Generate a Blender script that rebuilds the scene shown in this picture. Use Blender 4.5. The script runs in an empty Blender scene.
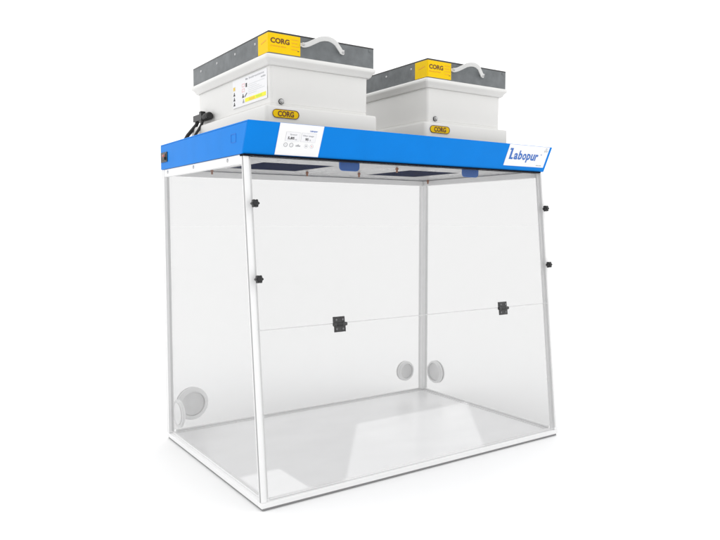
import bpy, math, random
from mathutils import Vector, Matrix

random.seed(7)
scene = bpy.context.scene
C = scene.collection

# ------------------------------------------------------------------ main measures (metres)
W, D = 1.2, 0.781            # base width and depth
YT, H = 0.092, 0.968         # lower front edge of the hood
YH, HH = 0.0526, 1.0544      # upper front edge of the hood
CAM = Vector((-0.7873, -1.636, 0.777))
YAW, PITCH, ROLL = -0.5952, -0.0674, -0.0005
FPX = 683.48 / 720.0

# ------------------------------------------------------------------ materials
def mat(name, col, rough=0.5, metal=0.0, spec=0.5, noise=0.0, nscale=30.0, bump=0.0, bscale=200.0, rnoise=0.0, stretch=None):
    m = bpy.data.materials.new(name)
    m.use_nodes = True
    nt = m.node_tree
    b = nt.nodes['Principled BSDF']
    b.inputs['Base Color'].default_value = (*col, 1)
    b.inputs['Roughness'].default_value = rough
    b.inputs['Metallic'].default_value = metal
    b.inputs['Specular IOR Level'].default_value = spec
    if noise or bump or rnoise:
        tc = nt.nodes.new('ShaderNodeTexCoord')
        src = tc.outputs['Object']
        if stretch:
            mp = nt.nodes.new('ShaderNodeMapping')
            mp.inputs['Scale'].default_value = stretch
            nt.links.new(src, mp.inputs['Vector'])
            src = mp.outputs['Vector']
        n = nt.nodes.new('ShaderNodeTexNoise')
        n.inputs['Scale'].default_value = nscale
        n.inputs['Detail'].default_value = 6
        nt.links.new(src, n.inputs['Vector'])
        if noise:
            r = nt.nodes.new('ShaderNodeValToRGB')
            r.color_ramp.elements[0].position = 0.3
            r.color_ramp.elements[1].position = 0.7
            r.color_ramp.elements[0].color = (*[max(0, c * (1 - noise)) for c in col], 1)
            r.color_ramp.elements[1].color = (*[min(1, c * (1 + noise)) for c in col], 1)
            nt.links.new(n.outputs['Fac'], r.inputs['Fac'])
            nt.links.new(r.outputs['Color'], b.inputs['Base Color'])
        if rnoise:
            mr = nt.nodes.new('ShaderNodeMapRange')
            mr.inputs['From Min'].default_value = 0.3
            mr.inputs['From Max'].default_value = 0.7
            mr.inputs['To Min'].default_value = max(0.02, rough - rnoise)
            mr.inputs['To Max'].default_value = rough + rnoise
            nt.links.new(n.outputs['Fac'], mr.inputs['Value'])
            nt.links.new(mr.outputs['Result'], b.inputs['Roughness'])
        if bump:
            n2 = nt.nodes.new('ShaderNodeTexNoise')
            n2.inputs['Scale'].default_value = bscale
            n2.inputs['Detail'].default_value = 4
            nt.links.new(src, n2.inputs['Vector'])
            bp = nt.nodes.new('ShaderNodeBump')
            bp.inputs['Strength'].default_value = bump
            bp.inputs['Distance'].default_value = 0.001
            nt.links.new(n2.outputs['Fac'], bp.inputs['Height'])
            nt.links.new(bp.outputs['Normal'], b.inputs['Normal'])
    return m

def clear_sheet(name, tint, gl=0.012, edge=0.25):
    """clear acrylic: tinted straight-through light plus a thin mirror sheen rising at grazing angles"""
    m = bpy.data.materials.new(name)
    m.use_nodes = True
    nt = m.node_tree
    nt.nodes.clear()
    out = nt.nodes.new('ShaderNodeOutputMaterial')
    tr = nt.nodes.new('ShaderNodeBsdfTransparent')
    tr.inputs['Color'].default_value = (tint, tint, tint, 1)
    g = nt.nodes.new('ShaderNodeBsdfGlossy')
    g.inputs['Roughness'].default_value = 0.02
    g.inputs['Color'].default_value = (1, 1, 1, 1)
    lw = nt.nodes.new('ShaderNodeLayerWeight')
    lw.inputs['Blend'].default_value = 0.5
    pw = nt.nodes.new('ShaderNodeMath'); pw.operation = 'POWER'
    pw.inputs[1].default_value = 5.0
    nt.links.new(lw.outputs['Facing'], pw.inputs[0])
    ml = nt.nodes.new('ShaderNodeMath'); ml.operation = 'MULTIPLY_ADD'
    ml.inputs[1].default_value = edge
    ml.inputs[2].default_value = gl
    nt.links.new(pw.outputs[0], ml.inputs[0])
    mx = nt.nodes.new('ShaderNodeMixShader')
    nt.links.new(ml.outputs[0], mx.inputs['Fac'])
    nt.links.new(tr.outputs[0], mx.inputs[1])
    nt.links.new(g.outputs[0], mx.inputs[2])
    nt.links.new(mx.outputs[0], out.inputs['Surface'])
    return m

M = dict(
    ground=mat('ground_white', (0.876, 0.876, 0.876), 0.8, spec=0.2),
    frame=mat('white_powder_coat', (0.87, 0.87, 0.87), 0.35, bump=0.04, bscale=900),
    frame_rear=mat('satin_aluminium', (0.9, 0.9, 0.9), 0.35, metal=0.0, noise=0.015, nscale=15),
    groove=mat('groove_grey', (0.32, 0.32, 0.33), 0.5),
    plate=mat('base_edge_grey', (0.27, 0.27, 0.275), 0.45),
    steel=mat('brushed_worktop', (0.84, 0.84, 0.845), 0.26, metal=0.0, spec=0.6, noise=0.03, nscale=4, stretch=(1, 2.2, 1), bump=0.03, bscale=60),
    blue=mat('blue_paint', (0.001, 0.212, 0.71), 0.4, spec=0.08, bump=0.05, bscale=1400, noise=0.03, nscale=12),
    blue_tab=mat('blue_plastic', (0.02, 0.13, 0.48), 0.4),
    roof=mat('dark_grey_sheet', (0.12, 0.12, 0.12), 0.6, spec=0.2, noise=0.05, nscale=8),
    seam=mat('blue_seam', (0.02, 0.17, 0.62), 0.6),
    lip_shade=mat('lip_shade_black', (0.004, 0.006, 0.014), 0.7, spec=0.08),
    ceil=mat('ceiling_grey', (0.43, 0.43, 0.435), 0.3, spec=0.5, rnoise=0.08, nscale=8),
    navy=mat('navy_filter_mesh', (0.004, 0.010, 0.045), 0.95, spec=0.02, bump=0.3, bscale=500, noise=0.3, nscale=120),
    brass=mat('bronze_screw', (0.34, 0.15, 0.09), 0.35, metal=0.4),
    steel_screw=mat('screw_steel', (0.5, 0.5, 0.5), 0.3, metal=0.8),
    shell=mat('white_moulded_polymer', (0.75, 0.745, 0.73), 0.38, bump=0.06, bscale=700, noise=0.012, nscale=6),
    galv=mat('galvanised_grey', (0.165, 0.176, 0.182), 0.5, metal=0.0, spec=0.2, noise=0.16, nscale=30, bump=0.1, bscale=160),
    black=mat('black_plastic', (0.012, 0.012, 0.013), 0.38, bump=0.08, bscale=400),
    black2=mat('black_worn_plastic', (0.03, 0.03, 0.031), 0.3, noise=0.5, nscale=90),
    yellow=mat('yellow_print', (0.86, 0.565, 0.001), 0.5, spec=0.15, noise=0.02, nscale=20),
    orange=mat('orange_print', (0.78, 0.36, 0.01), 0.5),
    brown=mat('brown_print', (0.12, 0.035, 0.004), 0.5),
    ink=mat('black_ink', (0.02, 0.02, 0.022), 0.5),
    paper=mat('white_label', (0.88, 0.88, 0.88), 0.4),
    paper2=mat('white_sheet_label', (0.84, 0.84, 0.86), 0.4),
    grey1=mat('pale_grey_print', (0.68, 0.69, 0.71), 0.5),
    grey2=mat('mid_grey_print', (0.33, 0.34, 0.36), 0.5),
    lblue=mat('logo_blue_ink', (0.025, 0.14, 0.5), 0.45),
    pink=mat('pink_print', (0.85, 0.45, 0.48), 0.5),
    red=mat('red_print', (0.6, 0.08, 0.05), 0.5),
    hl=mat('highlighter_yellow', (0.9, 0.86, 0.02), 0.5),
    hlo=mat('highlighter_orange', (0.86, 0.6, 0.03), 0.5),
    hlg=mat('highlighter_green', (0.62, 0.78, 0.04), 0.5),
    tan=mat('tan_print', (0.75, 0.6, 0.25), 0.5),
    strap=mat('translucent_strap', (0.66, 0.66, 0.65), 0.25, spec=0.7),
    portring=mat('port_ring_white', (0.90, 0.90, 0.90), 0.35),
    portcap=mat('port_cap_grey', (0.80, 0.80, 0.80), 0.35, noise=0.04, nscale=30),
    pane=clear_sheet('clear_acrylic', 0.903),
    seamgrey=mat('seam_grey', (0.6, 0.6, 0.6), 0.5),
    groove_shade=mat('groove_shade_grey', (0.36, 0.36, 0.365), 0.6),  # grey standing in for shade inside the front post groove
    hingepin=mat('hinge_pin', (0.16, 0.16, 0.165), 0.25, metal=0.6),
)

# ------------------------------------------------------------------ mesh builder (world coordinates)
class MB:
    def __init__(s):
        s.v, s.f, s.m, s.mats = [], [], [], []
    def mi(s, m):
        if m not in s.mats: s.mats.append(m)
        return s.mats.index(m)
    def add(s, verts, faces, m):
        o = len(s.v); k = s.mi(m)
        s.v += [Vector(x) for x in verts]
        for f in faces:
            s.f.append([i + o for i in f]); s.m.append(k)
    def hexa(s, p, m):
        # p: 8 corners, 0-3 bottom ring ccw seen from above, 4-7 top ring
        s.add(p, [(3, 2, 1, 0), (4, 5, 6, 7), (0, 1, 5, 4), (1, 2, 6, 5), (2, 3, 7, 6), (3, 0, 4, 7)], m)
    def box(s, a, b, m):
        x0, y0, z0 = a; x1, y1, z1 = b
        s.hexa([(x0, y0, z0), (x1, y0, z0), (x1, y1, z0), (x0, y1, z0),
                (x0, y0, z1), (x1, y0, z1), (x1, y1, z1), (x0, y1, z1)], m)
    def sweep(s, ring0, ring1, m):
        """two matching rings (ccw seen from the far end) and both caps"""
        n = len(ring0)
        fs = [(i, (i + 1) % n, n + (i + 1) % n, n + i) for i in range(n)]
        s.add(list(ring0) + list(ring1), fs + [tuple(reversed(range(n))), tuple(range(n, 2 * n))], m)
    def cyl(s, c, axis, r, h, m, n=24, r2=None, up=None):
        c = Vector(c); a = Vector(axis).normalized()
        u = a.orthogonal().normalized() if up is None else Vector(up)
        w = a.cross(u)
        r2 = r if r2 is None else r2
        R0 = [c + (u * math.cos(t) + w * math.sin(t)) * r for t in [2 * math.pi * i / n for i in range(n)]]
        R1 = [c + a * h + (u * math.cos(t) + w * math.sin(t)) * r2 for t in [2 * math.pi * i / n for i in range(n)]]
        s.sweep(R0, R1, m)
    def lathe(s, c, axis, prof, m, n=40):
        """prof: list of (radius, height) from axis out and back to the axis; closed solid of revolution"""
        c = Vector(c); a = Vector(axis).normalized(); u = a.orthogonal().normalized(); w = a.cross(u)
        V = []; F = []
        for r, h in prof:
            for i in range(n):
                t = 2 * math.pi * i / n
                V.append(c + a * h + (u * math.cos(t) + w * math.sin(t)) * max(r, 1e-5))
        for k in range(len(prof) - 1):
            for i in range(n):
                j = (i + 1) % n
                F.append((k * n + i, k * n + j, (k + 1) * n + j, (k + 1) * n + i))
        s.add(V, F, m)
    def tube(s, pts, r, m, n=10, flat=None):
        """round (or flattened: flat = (normal, half width, half thickness)) tube along a polyline"""
        pts = [Vector(p) for p in pts]
        V = []; F = []; N = len(pts)
        prev = None
        for i, p in enumerate(pts):
            t = (pts[min(i + 1, N - 1)] - pts[max(i - 1, 0)]).normalized()
            if flat:
                w = Vector(flat[0]).normalized(); w = (w - t * w.dot(t)).normalized(); u = t.cross(w)
                a, b = flat[1], flat[2]
                for k in range(n):
                    q = 2 * math.pi * k / n
                    cx, sx = math.cos(q), math.sin(q)
                    V.append(p + w * a * math.copysign(abs(cx) ** 0.5, cx) + u * b * math.copysign(abs(sx) ** 0.5, sx))
            else:
                u = prev - t * prev.dot(t) if prev is not None else t.orthogonal()
                u.normalize(); prev = u; w = t.cross(u)
                for k in range(n):
                    q = 2 * math.pi * k / n
                    V.append(p + (u * math.cos(q) + w * math.sin(q)) * r)
        for i in range(N - 1):
            for k in range(n):
                j = (k + 1) % n
                F.append((i * n + k, i * n + j, (i + 1) * n + j, (i + 1) * n + k))
        F.append(tuple(reversed(range(n)))); F.append(tuple(range((N - 1) * n, N * n)))
        s.add(V, F, m)
    def poly(s, P, pts, d0, d1, m):
        """flat polygon on plane P (pts in plane coordinates, ccw), a slab between heights d0 and d1"""
        s.sweep([P(a, b, d0) for a, b in pts], [P(a, b, d1) for a, b in pts], m)
    def rect(s, P, a0, b0, a1, b1, d0, d1, m):
        s.poly(P, [(a0, b0), (a1, b0), (a1, b1), (a0, b1)], d0, d1, m)
    def frame_rect(s, P, a0, b0, a1, b1, t, d0, d1, m):
        s.rect(P, a0, b0, a1, b0 + t, d0, d1, m); s.rect(P, a0, b1 - t, a1, b1, d0, d1, m)
        s.rect(P, a0, b0 + t, a0 + t, b1 - t, d0, d1, m); s.rect(P, a1 - t, b0 + t, a1, b1 - t, d0, d1, m)
    def ring(s, P, ca, cb, r, t, d0, d1, m, n=20):
        for i in range(n):
            q0, q1 = 2 * math.pi * i / n, 2 * math.pi * (i + 1) / n
            s.poly(P, [(ca + (r - t) * math.cos(q0), cb + (r - t) * math.sin(q0)), (ca + r * math.cos(q0), cb + r * math.sin(q0)),
                       (ca + r * math.cos(q1), cb + r * math.sin(q1)), (ca + (r - t) * math.cos(q1), cb + (r - t) * math.sin(q1))], d0, d1, m)
    def text(s, P, string, a0, b0, w, h, d0, d1, m, bold=0.0):
        """lettering fitted to the box a0,b0,w,h on plane P"""
        cu = bpy.data.curves.new('lettering', 'FONT')
        cu.body = string; cu.extrude = 0.05; cu.offset = bold; cu.resolution_u = 3
        ob = bpy.data.objects.new('lettering', cu)
        C.objects.link(ob)
        dg = bpy.context.evaluated_depsgraph_get()
        me = bpy.data.meshes.new_from_object(ob.evaluated_get(dg))
        xs = [v.co.x for v in me.vertices]; ys = [v.co.y for v in me.vertices]
        x0, x1, y0, y1 = min(xs), max(xs), min(ys), max(ys)
        V = [P(a0 + (v.co.x - x0) / (x1 - x0) * w, b0 + (v.co.y - y0) / (y1 - y0) * h, d0 if v.co.z < 0 else d1) for v in me.vertices]
        s.add(V, [tuple(p.vertices) for p in me.polygons], m)
        C.objects.unlink(ob); bpy.data.objects.remove(ob); bpy.data.curves.remove(cu); bpy.data.meshes.remove(me)
    def build(s, name, parent=None, bevel=0.0, seg=2, smooth=True):
        o = Vector((0, 0, 0))
        q = parent
        while q is not None:
            o += q.location; q = q.parent
        me = bpy.data.meshes.new(name)
        me.from_pydata([v - o for v in s.v], [], s.f)
        for m in s.mats: me.materials.append(m)
        for p, k in zip(me.polygons, s.m): p.material_index = k
        me.update()
        ob = bpy.data.objects.new(name, me)
        C.objects.link(ob)
        ob.parent = parent
        if smooth:
            for p in me.polygons: p.use_smooth = True
            me.set_sharp_from_angle(angle=math.radians(35))
        if bevel:
            b = ob.modifiers.new('bevel', 'BEVEL')
            b.width = bevel; b.segments = seg; b.limit_method = 'ANGLE'; b.angle_limit = math.radians(40)
            b.harden_normals = True
        return ob

def plane(origin, ua, ub, n):
    o, ua, ub, n = Vector(origin), Vector(ua).normalized(), Vector(ub).normalized(), Vector(n).normalized()
    return lambda a, b, d: o + ua * a + ub * b + n * d

def thing(name, loc, label, cat, group=None):
    e = bpy.data.objects.new(name, None)
    e.empty_display_size = 0.1
    e.location = loc
    C.objects.link(e)
    e['label'] = label; e['category'] = cat
    if group: e['group'] = group
    return e

# ------------------------------------------------------------------ the ground
b = MB()
N = 96
b.add([(0.6, 0.4, 0)] + [(0.6 + 400 * math.cos(2 * math.pi * i / N), 0.4 + 400 * math.sin(2 * math.pi * i / N), 0) for i in range(N)],
      [(0, i + 1, (i + 1) % N + 1) for i in range(N)], M['ground'])
g = b.build('ground', smooth=False)
g['kind'] = 'structure'

# ------------------------------------------------------------------ the cabinet
cab = thing('fume_cabinet', (0.6, 0.39, 0.0),
            'clear walled bench cabinet with white frame and slanted front under a wide blue hood', 'fume cabinet')

ZF = 0.020            # top of the work surface
# base: a grey edge plate with white channel rails on it
b = MB(); b.box((0.004, 0.004, 0.0005), (W - 0.004, D - 0.004, 0.0075), M['plate']); b.build('base_plate', cab, 0.0015)
RW, RH = 0.026, 0.030
def rail(a0, a1, m):
    """low channel rail with a raised lip inside, corners a0-a1 in plan"""
    bb = MB(); bb.box((a0[0], a0[1], 0.0078), (a1[0], a1[1], 0.024), m); return bb
b = MB()
b.box((0.0, 0.0, 0.0078), (W, RW, 0.0225), M['frame'])
b.box((0.030, 0.012, 0.0228), (W - 0.030, 0.0165, RH), M['frame'])
b.build('front_rail', cab, 0.0015)
b = MB(); b.box((0.0, RW + .0003, 0.0078), (RW, D - RW, 0.0225), M['frame']); b.box((0.012, 0.032, 0.0228), (0.017, D - .032, RH), M['frame']); b.build('side_rail', cab, 0.0015)
b = MB(); b.box((W - RW, RW + .0003, 0.0078), (W, D - RW, 0.0225), M['frame']); b.box((W - .017, 0.032, 0.0228), (W - .012, D - .032, RH), M['frame_rear']); b.build('side_rail', cab, 0.0015)
b = MB(); b.box((0.0, D - RW + .0003, 0.0078), (W, D, 0.0225), M['frame']); b.box((0.0295, D - .017, 0.0228), (W - .03, D - .012, RH), M['frame_rear']); b.build('back_rail', cab, 0.0015)
b = MB(); b.box((RW + .0005, RW + .0006, 0.0078), (W - RW - .0005, D - RW - .0002, ZF), M['steel']); b.build('work_surface', cab, 0.001)

# posts: grooved extrusions. ring in plan, ccw seen from above
def post_ring(x, y, z, w, d, sx, sy):
    """profile with a groove in its outer side face and one in its front face; sx, sy = outward signs"""
    if sy < 0:      # front post: slim face, a wide groove in the side, an inner leg behind the pane edge
        pts = [(0, 0), (w, 0), (w, .0075), (w + .0095, .0075), (w + .0095, d), (0, d), (0, d * .74), (.0055, d * .74), (.0055, d * .16), (0, d * .16)]
    else:
        g0, g1, gd = 0.40, 0.56, 0.004
        pts = [(0, 0), (w * .80, 0), (w * .80, .003), (w * .92, .003), (w * .92, 0), (w, 0), (w, d), (0, d), (0, d * g1), (gd, d * g1), (gd, d * g0), (0, d * g0)]
    P = [(x + (px if sx < 0 else -px), y + (py if sy < 0 else -py), z) for px, py in pts]
    return P if sx * sy > 0 else list(reversed(P))
def post(x, y0, z0, y1, z1, sx, sy, m, w=0.028, d=0.030):
    bb = MB()
    bb.sweep(post_ring(x, y0, z0, w, d, sx, sy), post_ring(x, y1, z1, w, d, sx, sy), m)
    return bb
def groove_shade_strip(xa, xb):
    """grey strip that paints the shade in the groove of the front post"""
    bb = MB()
    def rg(z): return [(xa, slant(z) + .0028, z), (xb, slant(z) + .0028, z), (xb, slant(z) + .0108, z), (xa, slant(z) + .0108, z)]
    bb.sweep(rg(z0p + .001), rg(z1p - .001), M['groove_shade'])
    bb.build('seal_and_groove_shade', bpy.data.objects['front_post'], smooth=False)
z0p, z1p = 0.0228, H - 0.0060
def slant(z): return YT * z / H
post(0.0, slant(z0p) , z0p, slant(z1p), z1p, -1, -1, M['frame'], 0.0158, 0.0150).build('front_post', cab, 0.0008)
groove_shade_strip(0.0012, 0.0050)
post(W, slant(z0p), z0p, slant(z1p), z1p, 1, -1, M['frame'], 0.0158, 0.0150).build('front_post', cab, 0.0008)
pl = post(0.0, D, z0p, D, H - 0.0005, -1, 1, M['frame'], 0.019, 0.024).build('rear_post', cab, 0.0008)
pr = post(W, D, z0p, D, H - 0.0005, 1, 1, M['frame_rear']).build('rear_post', cab, 0.0008)
# little screw heads standing proud of the left rear post and along the left base rail
for z in (0.793, 0.478, 0.173):
    b = MB(); b.lathe((0.012, D, z), (0, 1, 0), [(0, 0), (0.006, 0), (0.006, 0.004), (0.003, 0.007), (0, 0.007)], M['steel_screw'], 16); b.build('screw', pl)
b = MB()
# upper rails under the hood
b.box((0.0015, YT + 0.0158, H - 0.026), (0.020, D - 0.0245, H - 0.0008), M['frame']); ur = b.build('upper_rail', cab, 0.001)
b = MB(); b.box((W - 0.027, YT + 0.0158, H - 0.022), (W - 0.0015, D - 0.031, H - 0.0008), M['frame_rear']); b.build('upper_rail', cab, 0.001)
b = MB(); b.box((0.0195, D - 0.027, H - 0.022), (W - 0.029, D - 0.0015, H - 0.0008), M['frame_rear']); b.build('upper_rail', cab, 0.001)
for y in (0.72, 0.472, 0.202):
    b = MB(); b.lathe((0.0014, y, H - 0.011), (-1, 0, 0), [(0, 0), (0.0055, 0), (0.005, 0.002), (0, 0.0028)], M['steel_screw'], 16); b.build('screw', ur)

# clear panes
T = 0.004
def side_pane(x0, top, rear):
    bb = MB()
    zb, zt = 0.0305, H - top
    f0, f1 = slant(zb) + 0.0155, slant(zt) + 0.0155
    r = D - rear
    bb.hexa([(x0, f0, zb), (x0 + T, f0, zb), (x0 + T, r, zb), (x0, r, zb),
             (x0, f1, zt), (x0 + T, f1, zt), (x0 + T, r, zt), (x0, r, zt)], M['pane'])
    return bb
lp = side_pane(0.010, 0.027, 0.0245).build('side_pane', cab, smooth=False)
rp = side_pane(W - 0.014, 0.0225, 0.0305).build('side_pane', cab, smooth=False)
b = MB(); b.box((0.0195, D - 0.014, 0.0305), (W - 0.029, D - 0.010, H - 0.0235), M['pane']); bp_ = b.build('back_pane', cab, smooth=False)
FP = plane((0, 0, 0), (1, 0, 0), (0, YT, H), (0, -H, YT))     # slanted front: a across, b up the slope, d outward
K = math.hypot(YT, H) / H
ZS = 0.487
b = MB(); b.rect(FP, 0.0165, (ZS + 0.0012) * K, W - 0.0165, (H - 0.0062) * K, 0.0015, 0.0055, M['pane']); fu = b.build('front_pane', cab, smooth=False)
b = MB(); b.rect(FP, 0.0165, 0.033 * K, W - 0.0165, (ZS - 0.0012) * K, 0.0015, 0.0055, M['pane']); fl = b.build('front_flap', cab, smooth=False)
# the seam strip that the flap closes on
b = MB(); b.rect(FP, 0.0165, (ZS - 0.0009) * K, W - 0.0165, (ZS + 0.0009) * K, 0.0018, 0.0052, M['seamgrey']); b.build('seam_strip', fu, smooth=False)

# star knobs holding the upper pane to the posts
for x in (0.019, W - 0.016):
    for z in (0.831, 0.626):
        b = MB()
        c = FP(x, z * K, 0.0056)
        nrm = FP(0, 0, 1) - FP(0, 0, 0)
        b.cyl(c, nrm, 0.005, 0.006, M['black'], 14)
        n = 36
        ux = Vector((1, 0, 0)); uy = nrm.cross(ux)
        R = [0.0105 + 0.0016 * math.cos(6 * 2 * math.pi * i / n) for i in range(n)]
        r0 = [c + nrm * 0.006 + (ux * math.cos(2 * math.pi * i / n) + uy * math.sin(2 * math.pi * i / n)) * R[i] for i in range(n)]
        r1 = [p + nrm * 0.012 for p in r0]
        b.sweep(r0, r1, M['black'])
        b.cyl(c + nrm * 0.018, nrm, 0.007, 0.004, M['black'], 20, r2=0.0045)
        b.build('knob', cab, 0.001)

# two black leaf hinges on the seam
for x in (0.273, 0.944):
    b = MB()
    zc = ZS * K - 0.003
    hw = 0.0205
    b.rect(FP, x - hw, zc + 0.003, x + hw - .002, zc + 0.0225, 0.0057, 0.0105, M['black2'])
    b.rect(FP, x - hw + .003, zc - 0.0225, x + hw, zc - 0.003, 0.0057, 0.0105, M['black2'])
    nrm = FP(0, 0, 1) - FP(0, 0, 0)
    for a0, a1, mm in ((-hw, -hw + .011, 'black2'), (-hw + .0113, hw - .0113, 'black'), (hw - .011, hw + .004, 'black2')):
        b.cyl(FP(x + a0, zc, 0.0095), (1, 0, 0), 0.0056, a1 - a0, M[mm], 16)
    for sx in (-1, 1):
        for sz in (-1, 1):
            b.cyl(FP(x + sx * .011, zc + sz * .0135, 0.0106), nrm, 0.0034, 0.0012, M['hingepin'], 14)
    b.build('hinge', cab, 0.0008)

# round ports with caps
def port(c, axis, r, rin, parent, h=0.013, outer=True):
    c, a = Vector(c), Vector(axis)
    bb = MB()
    bb.lathe(c, a, [(rin, 0), (r, 0), (r, h * .45), (r - .003, h * .7), (rin + .004, h), (rin, h), (rin, 0)], M['portring'], 48)
    if outer: bb.lathe(c - a * 0.0042, -a, [(rin, 0), (r, 0), (r, h * .4), (r - .004, h * .6), (rin, h * .6), (rin, 0)], M['portring'], 48)
    o = bb.build('port_ring', parent)
    bb = MB()
    bb.lathe(c - a * 0.002, a, [(0, 0), (rin - .0006, 0), (rin - .0006, h * .55), (rin - .004, h * .62), (rin - .012, h * .38), (0, h * .38)], M['portcap'], 48)
    bb.build('port_cap', parent)
port((0.092, D - 0.0142, 0.117), (0, -1, 0), 0.060, 0.045, bp_)
port((1.086, D - 0.0142, 0.117), (0, -1, 0), 0.044, 0.033, bp_)
port((W - 0.0142, 0.676, 0.117), (-1, 0, 0), 0.050, 0.040, rp)
port((0.0143, 0.700, 0.106), (1, 0, 0), 0.050, 0.038, lp, outer=False)

# ---- the blue hood: a folded sheet box with a leaning front
X0, X1 = -0.0025, W + 0.0025
t = 0.004
b = MB()
def prof(x, k=0.0):
    return [(x, YT + k * 1.1, H + (0 if k == 0 else k)), (x, YH + k * 1.1, HH - k), (x, D - k, HH - k), (x, D - k, H + (0 if k == 0 else k))]
# outer skin: front, top, back, two ends; then the inner return flange
f0 = [(X0, YT, H), (X1, YT, H), (X1, YT + t, H), (X0, YT + t, H)]
f1 = [(X0, YH, HH), (X1, YH, HH), (X1, YH + t, HH), (X0, YH + t, HH)]
b.hexa(f0 + f1, M['blue'])
b.box((X0, YH + t + .0002, HH - t), (X0 + t, D, HH), M['blue']); b.box((X1 - t, YH + t + .0002, HH - t), (X1, D, HH), M['blue'])
b.box((X0 + t + .0002, YH + t + .0002, HH - t), (X1 - t - .0002, D, HH), M['roof'])  # unseen top, coloured dark to cut blue bounce and darken the gap between housings
b.box((X0 + t, D - t, H), (X1 - t, D, HH - t - .0002), M['blue'])
for xa, xb in ((X0, X0 + t), (X1 - t, X1)):
    y_top = YT + t + (YH - YT) * ((HH - t) - H) / (HH - H)
    b.hexa([(xa, YT + t + .0003, H), (xb, YT + t + .0003, H), (xb, D - .0002, H), (xa, D - .0002, H),
            (xa, y_top + .0003, HH - t - .0002), (xb, y_top + .0003, HH - t - .0002), (xb, D - .0002, HH - t - .0002), (xa, D - .0002, HH - t - .0002)], M['blue'])
hood = b.build('hood', cab, 0.0012)

# dark strip painting in the shade under the hood's front lip
b = MB(); b.box((0.0, YT - 0.0045, H - 0.0058), (W - 0.017, YT + 0.0235, H - 0.0002), M['lip_shade']); b.build('lip_shade', hood, 0.001)

# ceiling sheet with two openings for the filters
b = MB()
xs = [0.003, 0.170, 0.432, 0.752, 0.992, W - 0.003]; ys = [YT + 0.0245, 0.315, 0.590, D - 0.006]
zc, th = H + 0.0012, 0.014
V = [(x, y, zc) for y in ys for x in xs]; nx = len(xs)
F = []
for j in range(3):
    for i in range(5):
        if j == 1 and i in (1, 3): continue
        F.append((j * nx + i, (j + 1) * nx + i, (j + 1) * nx + i + 1, j * nx + i + 1))
b.add(V, F, M['ceil'])
for xa, xb in ((xs[1], xs[2]), (xs[3], xs[4])):
    for p, q in (((xa, ys[1]), (xb, ys[1])), ((xb, ys[1]), (xb, ys[2])), ((xb, ys[2]), (xa, ys[2])), ((xa, ys[2]), (xa, ys[1]))):
        b.add([(p[0], p[1], zc), (q[0], q[1], zc), (q[0], q[1], zc + th), (p[0], p[1], zc + th)], [(0, 3, 2, 1)], M['ceil'])
b.build('ceiling', hood, smooth=False)
for xa, xb in ((xs[1], xs[2]), (xs[3], xs[4])):
    b = MB()
    b.box((xa + .0005, ys[1] + .0005, zc + 0.0012), (xb - .0005, ys[2] - .0005, zc + th + .004), M['navy'])
    b.build('filter_grille', hood, smooth=False)
# blue hanging tabs
for xa, xb in ((0.332, 0.404), (0.832, 0.906)):
    bb = MB()
    PT = plane((xa, 0.128, H), (1, 0, 0), (0, 0, 1), (0, -1, 0))
    w, hh, r = xb - xa, 0.030, 0.012
    pts = [(0, 0.0), (0, -hh + r)] + [(r - r * math.cos(q), -hh + r - r * math.sin(q)) for q in (math.pi / 6, math.pi / 3, math.pi / 2)] + \
          [(w - r + r * math.sin(q), -hh + r - r * math.cos(q)) for q in (0.0, math.pi / 6, math.pi / 3, math.pi / 2)] + [(w, 0.0)]
    bb.poly(PT, pts, -0.003, 0.003, M['blue_tab'])
    bb.build('tab', hood, 0.0008)
# small bronze thumb screws under the ceiling
for x, y in ((0.474, 0.574), (0.661, 0.509), (0.64, 0.246), (1.155, 0.70), (0.147, 0.679)):
    b = MB(); b.cyl((x, y, zc), (0, 0, -1), 0.0035, 0.017, M['brass'], 12); b.cyl((x, y, zc - 0.003), (0, 0, -1), 0.006, 0.004, M['brass'], 12)
    b.build('screw', hood)

# hood front plane: a across, s up the slope, d outward
HP = plane((0, YT, H), (1, 0, 0), (0, YH - YT, HH - H), (0, -(HH - H), YH - YT))
HL = math.hypot(YT - YH, HH - H)
# control panel with its printed display
b = MB()
xa, xb, sa, sb = 0.0935, 0.2335, 0.0028, HL - 0.0008
b.rect(HP, xa, sa, xb, sb, 0.0002, 0.0014, M['paper'])
pw, ph = xb - xa, sb - sa
def pu(u): return xa + u * pw
def pv(v): return sb - v * ph
e0, e1, e2 = 0.0014, 0.0017, 0.0020
b.rect(HP, pu(.17), pv(.54), pu(.485), pv(.25), e0 - .0004, e1, M['paper2'])
b.frame_rect(HP, pu(.17), pv(.54), pu(.485), pv(.25), .0007, e0 - .0004, e2 - .0001, M['grey1'])
b.rect(HP, pu(.52), pv(.54), pu(.86), pv(.25), e0 - .0004, e1, M['paper2'])
b.frame_rect(HP, pu(.52), pv(.54), pu(.86), pv(.25), .0007, e0 - .0004, e2 - .0001, M['grey1'])
b.text(HP, 'Speed', pu(.26), pv(.365), .15 * pw, .055 * ph, e0, e2, M['grey2'], .01)
b.text(HP, '5,85', pu(.22), pv(.50), .15 * pw, .095 * ph, e0, e2, M['ink'], .03)
b.text(HP, 'm/s', pu(.385), pv(.50), .05 * pw, .04 * ph, e0, e2, M['grey2'], .01)
b.text(HP, 'Filter usage', pu(.555), pv(.375), .25 * pw, .06 * ph, e0, e2, M['grey2'], .01)
b.text(HP, '95', pu(.62), pv(.495), .075 * pw, .085 * ph, e0, e2, M['ink'], .03)
b.text(HP, '%', pu(.72), pv(.495), .03 * pw, .05 * ph, e0, e2, M['grey2'], .01)
b.text(HP, 'Labopur', pu(.70), pv(.215), .17 * pw, .06 * ph, e0, e2, M['lblue'], .02)
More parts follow.
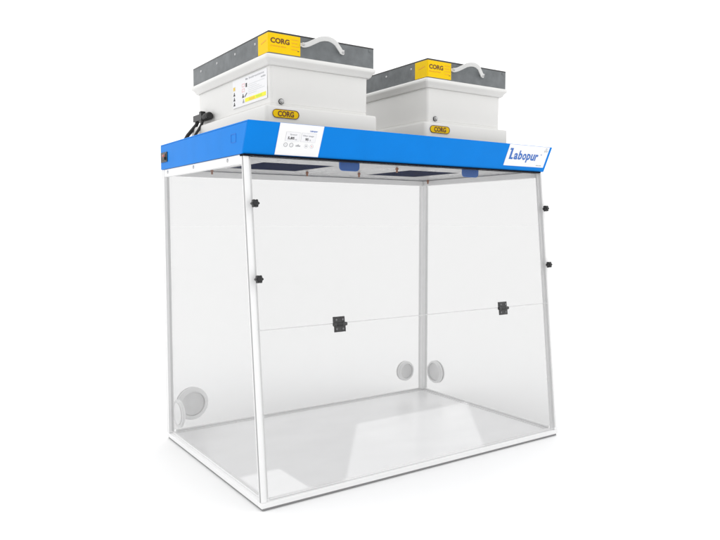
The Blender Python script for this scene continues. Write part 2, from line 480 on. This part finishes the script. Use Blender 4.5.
for u in (.2, .33, .67, .80):
    b.ring(HP, pu(u), pv(.665), .0062, .0013, e0 - .0004, e2, M['grey2'] if u < .4 else M['grey1'])
for i in range(6):
    b.rect(HP, pu(.43) + i * .0026, pv(.70), pu(.43) + i * .0026 + .0015, pv(.70) + .003 + .0012 * ((i * 5) % 4), e0 - .0004, e2, M['grey2'])
b.rect(HP, pu(.655), pv(.68), pu(.685), pv(.65), e0 - .0004, e2, M['grey2'])
b.rect(HP, pu(.79), pv(.685), pu(.81), pv(.645), e0 - .0004, e2, M['pink'])
b.rect(HP, pu(.32), pv(.675), pu(.34), pv(.655), e0 - .0004, e2, M['grey1'])
b.rect(HP, pu(.19), pv(.68), pu(.21), pv(.65), e0 - .0004, e2, M['grey1'])
b.build('control_panel', hood, smooth=False)

# logo plate
b = MB()
xa, xb, sa, sb = 0.985, 1.189, 0.0165, HL - 0.0012
b.rect(HP, xa, sa, xb, sb, 0.0002, 0.0014, M['paper'])
pw, ph = xb - xa, sb - sa
bl = pv(.69)
# tall L with a small head serif and a foot
x0 = pu(.055)
b.poly(HP, [(x0 + .004, bl), (x0 + .022, bl), (x0 + .022, bl + .007), (x0 + .0125, bl + .007), (x0 + .0125, bl + .040), (x0 - .002, bl + .040), (x0 - .002, bl + .0335), (x0 + .004, bl + .0335)], e0 - .0004, e2, M['lblue'])
# remaining letters share one baseline; p hangs below it
cw = (0.755 * pw - .026) / 6
for i, ch in enumerate('abopur'):
    lw = cw * .86
    xl = x0 + .026 + i * cw
    hh, dz = {'b': (.0335, 0), 'p': (.0325, -.009)}.get(ch, (.0235, -.0003))
    b.text(HP, ch, xl, bl + dz, lw * (.8 if ch == 'r' else 1), hh, e0, e2, M['lblue'], .028)
b.text(HP, 'TM', pu(.825), bl + .0215, .006, .0035, e0, e2, M['lblue'])
for k in range(7):     # a line of print too small to read
    b.rect(HP, pu(.80) + k * .0041, pv(.93), pu(.80) + k * .0041 + .0024, pv(.93) + (.0022, .0032, .0022, .0022)[k % 4], e0 - .0004, e2, M['grey2'])
# small triangular leaf mark, upper right
for k in range(3):
    q = math.pi / 2 + k * 2 * math.pi / 3
    cx, cy = pu(.93) + .0055 * math.cos(q), pv(.17) + .0055 * math.sin(q)
    b.ring(HP, cx, cy, .0034, .0010, e0 - .0004, e2, M['grey2'], 12)
b.build('logo_plate', hood, smooth=False)

# power switch on the left end of the hood, and a shallow cover plate
LP = plane((X0, 0, 0), (0, -1, 0), (0, 0, 1), (-1, 0, 0))     # a = -y
b = MB()
b.rect(LP, -0.772, 0.992, -0.708, 1.026, 0.0002, 0.003, M['black'])
b.rect(LP, -0.760, 0.997, -0.720, 1.021, 0.0028, 0.0045, M['black2'])
b.poly(LP, [(-0.758, 0.999), (-0.722, 0.999), (-0.722, 1.009), (-0.758, 1.009)], 0.0044, 0.0075, M['black'])
b.ring(LP, -0.748, 1.012, 0.0055, 0.0018, 0.004, 0.0056, M['pink'], 14)
b.rect(LP, -0.738, 1.005, -0.730, 1.018, 0.004, 0.0056, M['red'])
b.build('power_switch', hood, 0.0006)
b = MB()
b.frame_rect(LP, -0.166, 1.002, -0.132, 1.026, 0.0012, 0.0001, 0.0008, M['seam'])
b.build('cover_plate', hood, smooth=False)

# ------------------------------------------------------------------ filter housings on the hood
def rrect(x0, y0, x1, y1, r, z, n=5):
    P = []
    for cx, cy, a in ((x1 - r, y0 + r, -90), (x1 - r, y1 - r, 0), (x0 + r, y1 - r, 90), (x0 + r, y0 + r, 180)):
        for i in range(n + 1):
            q = math.radians(a + 90 * i / n)
            P.append((cx + r * math.cos(q), cy + r * math.sin(q), z))
    return P
BX, BY, PW, PD = 0.1065, 0.1673, 0.3951, 0.6095
ZP, ZF0, ZF1, ZC = 1.121, 1.2425, 1.2677, 1.3327
def loft(bb, rings, m):
    n = len(rings[0]); V = [p for r in rings for p in r]; F = [tuple(reversed(range(n))), tuple(range((len(rings) - 1) * n, len(rings) * n))]
    for k in range(len(rings) - 1):
        for i in range(n):
            j = (i + 1) % n
            F.append((k * n + i, k * n + j, (k + 1) * n + j, (k + 1) * n + i))
    bb.add(V, F, m)
hs = thing('filter_housing', (BX + PW / 2, BY + PD / 2, HH + .0004),
           'white filter housing on the hood with an instruction sheet stuck on its side', 'filter housing', 'white filter housings on the blue hood')
b = MB()
x1, y1 = BX + PW, BY + PD
loft(b, [rrect(BX, BY, x1, y1, .012, HH + .0006), rrect(BX, BY, x1, y1, .012, ZP - .006), rrect(BX + .002, BY + .002, x1 - .002, y1 - .002, .011, ZP - .001), rrect(BX + .006, BY + .006, x1 - .006, y1 - .006, .010, ZP)], M['shell'])
b.build('plinth', hs)
b = MB()
loft(b, [rrect(BX + .026, BY + .020, x1 - .026, y1 - .020, .010, ZP + .0004), rrect(BX + .026, BY + .020, x1 - .026, y1 - .020, .010, ZP + .0085),
         rrect(BX + .0268, BY + .0208, x1 - .0268, y1 - .0208, .010, ZP + .009), rrect(BX + .0268, BY + .0208, x1 - .0268, y1 - .0208, .010, ZP + .0105),
         rrect(BX + .026, BY + .020, x1 - .026, y1 - .020, .010, ZP + .011), rrect(BX + .0245, BY + .0195, x1 - .0245, y1 - .0195, .010, ZF0 - .004)], M['shell'])
b.build('housing_body', hs)
b = MB()
F4 = .0044
loft(b, [rrect(BX + F4 + .014, BY + .013, x1 - F4 - .014, y1 - .013, .010, ZF0 - .0036), rrect(BX + F4 + .010, BY + .009, x1 - F4 - .010, y1 - .009, .010, ZF0 + .0005),
         rrect(BX + F4 + .006, BY + .0055, x1 - F4 - .006, y1 - .0055, .010, ZF0 + .009),
         rrect(BX + F4 + .001, BY + .0002, x1 - F4 - .001, y1 - .0002, .010, ZF0 + .0125), rrect(BX + F4, BY - .001, x1 - F4, y1 + .001, .010, ZF0 + .015),
         rrect(BX + F4, BY - .001, x1 - F4, y1 + .001, .010, ZF1 - .003), rrect(BX + F4 + .002, BY + .001, x1 - F4 - .002, y1 - .001, .009, ZF1)], M['shell'])
b.build('flange', hs)
# lock screw above the plinth
b = MB()
c = Vector((0.166, BY + .0200, 1.1365))
b.lathe(c, (0, -1, 0), [(0, 0), (.0075, 0), (.0075, .003), (.0055, .005), (.0055, .009), (.003, .011), (0, .011)], M['steel_screw'], 20)
b.ring(plane(c, (1, 0, 0), (0, 0, 1), (0, -1, 0)), 0, 0, .0085, .0022, .0002, .0036, M['ink'], 20)
b.build('lock_screw', hs)
# round-ended yellow plate on the plinth front
QP = plane((0, BY, 0), (1, 0, 0), (0, 0, 1), (0, -1, 0))
def stadium(x0, z0, x1, z1, n=8):
    r = (z1 - z0) / 2; zc = (z0 + z1) / 2
    return [(x1 - r + r * math.cos(q), zc + r * math.sin(q)) for q in [-math.pi / 2 + math.pi * i / n for i in range(n + 1)]] + \
           [(x0 + r + r * math.cos(q), zc + r * math.sin(q)) for q in [math.pi / 2 + math.pi * i / n for i in range(n + 1)]]
b = MB()
b.poly(QP, stadium(.1275, 1.0855, .2150, 1.1105), .0002, .0028, M['brown'])
b.poly(QP, stadium(.1280, 1.0870, .2115, 1.1080), .0020, .0034, M['yellow'])
b.text(QP, 'CORG', .1435, 1.0895, .053, .0165, .0034, .0040, M['brown'], .035)
b.build('name_plate', hs)

FC = thing('filter_cartridge', (BX + PW / 2, BY + PD / 2, ZF1 + .0004),
           'grey filter cartridge resting on the white housing with the instruction sheet', 'filter cartridge', 'grey filter cartridges on the white housings')
b = MB()
CX0, CX1, CY0, CY1 = BX + .0119, x1 - .0119, BY + .0032, y1 - .0032
loft(b, [rrect(CX0, CY0, CX1, CY1, .0035, ZF1 + .0006, 3), rrect(CX0, CY0, CX1, CY1, .0035, ZC - .0045, 3)], M['galv'])
b.build('casing', FC)
b = MB()
loft(b, [rrect(CX0 - .0006, CY0 - .0006, CX1 + .0006, CY1 + .0006, .004, ZC - .0043, 3), rrect(CX0 - .0006, CY0 - .0006, CX1 + .0006, CY1 + .0006, .004, ZC - .001, 3), rrect(CX0 + .001, CY0 + .001, CX1 - .001, CY1 - .001, .003, ZC, 3)], M['black2'])
b.build('seal_and_groove_shade', FC)
b = MB()
CS = plane((CX0, 0, 0), (0, -1, 0), (0, 0, 1), (-1, 0, 0))
CF = plane((0, CY0, 0), (1, 0, 0), (0, 0, 1), (0, -1, 0))
for y in (.694, .55, .403, .258):
    b = MB(); b.lathe((CX0, y, 1.3105), (-1, 0, 0), [(0, 0), (.0042, 0), (.0036, .0014), (.0018, .0022), (0, .0024)], M['steel_screw'], 14); b.build('rivet', FC)
b = MB()
b.lathe((CX1 - .017, CY0, 1.322), (0, -1, 0), [(0, 0), (.005, 0), (.0045, .0014), (.0025, .0024), (0, .0026)], M['galv'], 16); b.build('rivet', FC)
# yellow corner label with lettering
b = MB()
lz0, lz1 = 1.2712, 1.3268
b.rect(CF, CX0 + .0028, lz0, .2225, lz1, .0002, .0009, M['yellow'])
b.rect(CS, -(CY0 + .066), lz0, -(CY0 + .0028), lz1, .0002, .0009, M['yellow'])
# folded corner of the label
rr = .0035
cx, cy = CX0 + rr, CY0 + rr
n = 6
R0 = []; 
for k, (za, zb) in enumerate(((lz0, lz1),)):
    o_ = [(cx - (rr + .0009) * math.cos(q), cy - (rr + .0009) * math.sin(q)) for q in [math.pi / 2 * i / n for i in range(n + 1)]]
    i_ = [(cx - (rr + .0002) * math.cos(q), cy - (rr + .0002) * math.sin(q)) for q in [math.pi / 2 * i / n for i in range(n + 1)]]
    ringp = o_ + list(reversed(i_))
    b.sweep([(x, y, za) for x, y in ringp], [(x, y, zb) for x, y in ringp], M['yellow'])
b.text(CF, 'CORG', .1245, 1.2985, .062, .0155, .0009, .0013, M['brown'], .035)
b.text(CF, 'chemical filter', .1245, 1.2890, .052, .0045, .0009, .0013, M['orange'], .01)
for k in range(4):
    b.rect(CF, .193, 1.3150 - k * .0095, .193 + (.024, .020, .025, .022)[k], 1.3166 - k * .0095, .0008, .0013, M['orange'])
b.rect(CF, .213, 1.2835, .2185, 1.2853, .0008, .0013, M['ink'])
b.poly(CS, [(-(CY0 + .046), 1.300), (-(CY0 + .014), 1.3055), (-(CY0 + .014), 1.3085), (-(CY0 + .046), 1.303)], .0008, .0013, M['orange'])
b.build('corner_label', FC, smooth=False)
# strap handle: a bowed translucent band between two end brackets
b = MB()
BOW = [(0, 0), (.06, 0), (.14, .16), (.34, .80), (.44, .96), (.54, 1.0), (.64, .93), (.74, .74), (.88, .24), (.94, 0), (1, 0)]
hx0, hx1, yq = .226, .372, CY0
pts = []
for i in range(25):
    s_ = i / 24
    bow = next(y0 + (y1 - y0) * (s_ - x0) / (x1 - x0) for (x0, y0), (x1, y1) in zip(BOW, BOW[1:]) if s_ <= x1 + 1e-6)
    pts.append((hx0 + (hx1 - hx0) * s_, yq - .0062 - .020 * bow, 1.305 - .003 * s_ + .0255 * bow))
b.tube(pts, 0, M['strap'], 12, flat=((0, -.35, 1), .0072, .0022))
b.build('handle', FC)
for hx, hz in ((hx0 + .004, 1.3055), (hx1 - .004, 1.3025)):
    b = MB(); b.box((hx - .008, yq - .0042, hz - .0055), (hx + .008, yq - .0003, hz + .0055), M['strap'])
    b.lathe((hx, yq - .0042, hz), (0, -1, 0), [(0, 0), (.004, 0), (.004, .005), (.002, .0065), (0, .0065)], M['steel_screw'], 14)
    b.build('handle_bracket', FC, 0.0015)

# second housing and second cartridge: copies of each with their parts
DX = 0.6984 - 0.1065
def dup(root, dx, label):
    r = root.copy(); C.objects.link(r); r.location.x += dx; r['label'] = label
    for ch in list(root.children):
        c = ch.copy(); C.objects.link(c); c.parent = r
        for gch in list(ch.children):
            d = gch.copy(); C.objects.link(d); d.parent = c
    return r
dup(hs, DX, 'plain white filter housing on the hood behind the logo plate, no sheet on its side')
dup(FC, DX, 'grey filter cartridge on the plain white housing nearest the logo plate')

# instruction sheet on the left side of the first housing
SX = BX + .0245
SP = plane((SX, 0, 0), (0, -1, 0), (0, 0, 1), (-1, 0, 0))
b = MB()
sy0, sy1 = -.452, -.205
b.rect(SP, sy0, 1.1475, sy1, 1.2345, .0003, .0009, M['paper2'])
def sheet(u): return sy0 + u * (sy1 - sy0)
def sv(v): return 1.2345 - v * .087
q0, q1 = .0008, .0013
b.text(SP, 'Instructions', sheet(.50), sv(.13), .42 * .247, .006, q0, q1, M['grey2'])
b.text(SP, 'filter', sheet(.40), sv(.13), .07 * .247, .006, q0, q1, M['grey2'])
b.text(SP, 'notes', sheet(.84), sv(.25), .12 * .247, .005, q0, q1, M['grey2'])
def icon(u, v, kind, c1, c2):
    a, z = sheet(u), sv(v)
    if kind == 'sq':
        b.rect(SP, a - .008, z - .006, a + .008, z + .006, q0, q1, c1); b.rect(SP, a - .003, z - .003, a + .004, z + .004, q1 - .0002, q1 + .0003, c2)
    if kind == 'frame':
        b.frame_rect(SP, a - .010, z - .005, a + .010, z + .005, .0016, q0, q1, c1)
    if kind == 'man':
        b.ring(SP, a, z + .0042, .0028, .0027, q0, q1, c1, 10); b.poly(SP, [(a - .007, z - .005), (a + .007, z - .005), (a + .0045, z + .0015), (a - .0045, z + .0015)], q0, q1, c1)
icon(.05, .30, 'sq', M['tan'], M['yellow'])
for v in (.50, .68, .86): icon(.05, v, 'man', M['ink'], M['ink'])
icon(.33, .28, 'frame', M['pink'], M['ink']); b.rect(SP, sheet(.40), sv(.38), sheet(.44), sv(.24), q0, q1, M['ink'])
icon(.33, .46, 'frame', M['pink'], M['ink'])
icon(.32, .66, 'man', M['ink'], M['ink']); b.poly(SP, [(sheet(.36), sv(.70)), (sheet(.43), sv(.58)), (sheet(.445), sv(.60)), (sheet(.375), sv(.72))], q0, q1, M['ink'])
icon(.33, .85, 'man', M['grey2'], M['grey2'])
for k in range(6):
    b.rect(SP, sheet(.47), sv(.33 + k * .065), sheet(.93 - .07 * ((k * 3) % 4)), sv(.33 + k * .065) + .0016, q0, q1, M['grey1'])
b.rect(SP, sheet(.38), sv(.90), sheet(.97), sv(.765), q0, q1, M['hl'])
b.rect(SP, sheet(.50), sv(.875), sheet(.66), sv(.80), q1 - .0002, q1 + .0003, M['hlo'])
b.rect(SP, sheet(.70), sv(.86), sheet(.86), sv(.79), q1 - .0002, q1 + .0003, M['hlg'])
ln = b.build('instruction_sheet', hs, smooth=False)

# ------------------------------------------------------------------ black plug with its two leads
pg = thing('power_plug', (SX - .012, .675, HH + .0004), 'black plug with two short leads in the side of the white housing', 'power plug')
b = MB()
px = SX - .0145
b.cyl((px, .612, 1.147), (0, 1, 0), .0115, .05, M['black'], 20, r2=.0125)
b.box((px - .013, .662, 1.138), (px + .0135, .742, 1.160), M['black'])
b.box((px - .009, .676, 1.1601), (px + .009, .694, 1.170), M['black'])
for k in range(4):
    b.cyl((px, .616 + k * .011, 1.147), (0, 1, 0), .0132, .005, M['black'], 20)
b.build('plug_body', pg, 0.0015)
b = MB(); b.tube([(px, .728, 1.142), (px - .004, .734, 1.128), (px - .014, .748, 1.112), (px - .026, .760, 1.094), (px - .036, .766, 1.074), (px - .040, .768, HH + .004)], .0068, M['black']); b.build('lead', pg)
b = MB(); b.tube([(px - .001, .672, 1.143), (px - .006, .676, 1.126), (px - .014, .682, 1.108), (px - .024, .688, 1.090), (px - .032, .692, 1.07), (px - .036, .694, HH + .004)], .0048, M['black']); b.build('lead', pg)

# ------------------------------------------------------------------ camera
cam = bpy.data.cameras.new('camera')
co = bpy.data.objects.new('camera', cam)
C.objects.link(co)
cy_, sy_ = math.cos(YAW), math.sin(YAW); cp, sp = math.cos(PITCH), math.sin(PITCH); cr, sr = math.cos(ROLL), math.sin(ROLL)
fwd = Vector((-sy_ * cp, cy_ * cp, sp)); right = Vector((cy_, sy_, 0)); up = right.cross(fwd)
r2 = right * cr + up * sr; u2 = -right * sr + up * cr
co.matrix_world = Matrix(((r2.x, u2.x, -fwd.x, CAM.x), (r2.y, u2.y, -fwd.y, CAM.y), (r2.z, u2.z, -fwd.z, CAM.z), (0, 0, 0, 1)))
cam.sensor_width = 36.0
cam.lens = FPX * 36.0
cam.clip_start = 0.02
cam.clip_end = 2000
scene.camera = co

# ------------------------------------------------------------------ studio light: a white backdrop dome, dimmer on the photographer's side, softest and brightest overhead
BG, FRONT, ZEN = 1.32, 0.64, 1.75
w = bpy.data.worlds.new('World')
scene.world = w
w.use_nodes = True
nt = w.node_tree
bgn = nt.nodes['Background']
tc = nt.nodes.new('ShaderNodeTexCoord')
sep = nt.nodes.new('ShaderNodeSeparateXYZ'); nt.links.new(tc.outputs['Generated'], sep.inputs[0])
dot = nt.nodes.new('ShaderNodeVectorMath'); dot.operation = 'DOT_PRODUCT'
dot.inputs[1].default_value = (0.56, 0.83, 0.0)
nt.links.new(tc.outputs['Generated'], dot.inputs[0])
mr = nt.nodes.new('ShaderNodeMapRange'); mr.interpolation_type = 'SMOOTHSTEP'
mr.inputs['From Min'].default_value = -0.75; mr.inputs['From Max'].default_value = -0.15
mr.inputs['To Min'].default_value = FRONT; mr.inputs['To Max'].default_value = BG
nt.links.new(dot.outputs['Value'], mr.inputs['Value'])
mz = nt.nodes.new('ShaderNodeMapRange'); mz.interpolation_type = 'SMOOTHSTEP'
mz.inputs['From Min'].default_value = 0.15; mz.inputs['From Max'].default_value = 0.75
mz.inputs['To Min'].default_value = 0.0; mz.inputs['To Max'].default_value = ZEN - BG
nt.links.new(sep.outputs['Z'], mz.inputs['Value'])
ad = nt.nodes.new('ShaderNodeMath'); ad.operation = 'ADD'
nt.links.new(mr.outputs['Result'], ad.inputs[0]); nt.links.new(mz.outputs['Result'], ad.inputs[1])
nt.links.new(ad.outputs[0], bgn.inputs['Strength'])
bgn.inputs['Color'].default_value = (1, 1, 1, 1)

def beam(name, corner, e1, e2, d, dist, power):
    """added narrow lamp, its source unseen, that throws the parallelogram corner + e1, e2 of light on the work surface"""
    d = Vector(d).normalized(); e1, e2 = Vector(e1), Vector(e2)
    c = Vector(corner) + e1 / 2 + e2 / 2
    u = e1 - d * e1.dot(d); v = e2 - d * e2.dot(d)
    L = bpy.data.lights.new(name, 'AREA'); L.shape = 'RECTANGLE'
    L.size = u.length; L.size_y = v.length; L.spread = math.radians(1.0); L.energy = power
    o = bpy.data.objects.new(name, L); C.objects.link(o)
    x = u.normalized(); z = -d; y = z.cross(x)
    p = c - d * dist
    o.matrix_world = Matrix(((x.x, y.x, z.x, p.x), (x.y, y.y, z.y, p.y), (x.z, y.z, z.z, p.z), (0, 0, 0, 1)))
    return o
beam('patch_lamp_wide', (0.285, 0.02, ZF), (0.56, 0, 0), (0.345, 0.46, 0), (0.70, 0.55, -0.456), 1.3, 0.25)  # lamp added only to make the light patch, no such source known
beam('patch_lamp_small', (0.034, 0.03, ZF), (0.134, 0, 0), (0, 0.19, 0), (0.0, 0.85, -0.527), 0.9, 0.03)

# ------------------------------------------------------------------ render settings
scene.render.engine = 'CYCLES'
scene.view_settings.view_transform = 'Standard'
scene.view_settings.look = 'None'
scene.view_settings.exposure = 0.0
scene.view_settings.gamma = 1.0
scene.cycles.max_bounces = 10
scene.cycles.transparent_max_bounces = 40
scene.cycles.use_denoising = True
scene.cycles.caustics_reflective = False
scene.cycles.caustics_refractive = False
scene.render.film_transparent = False
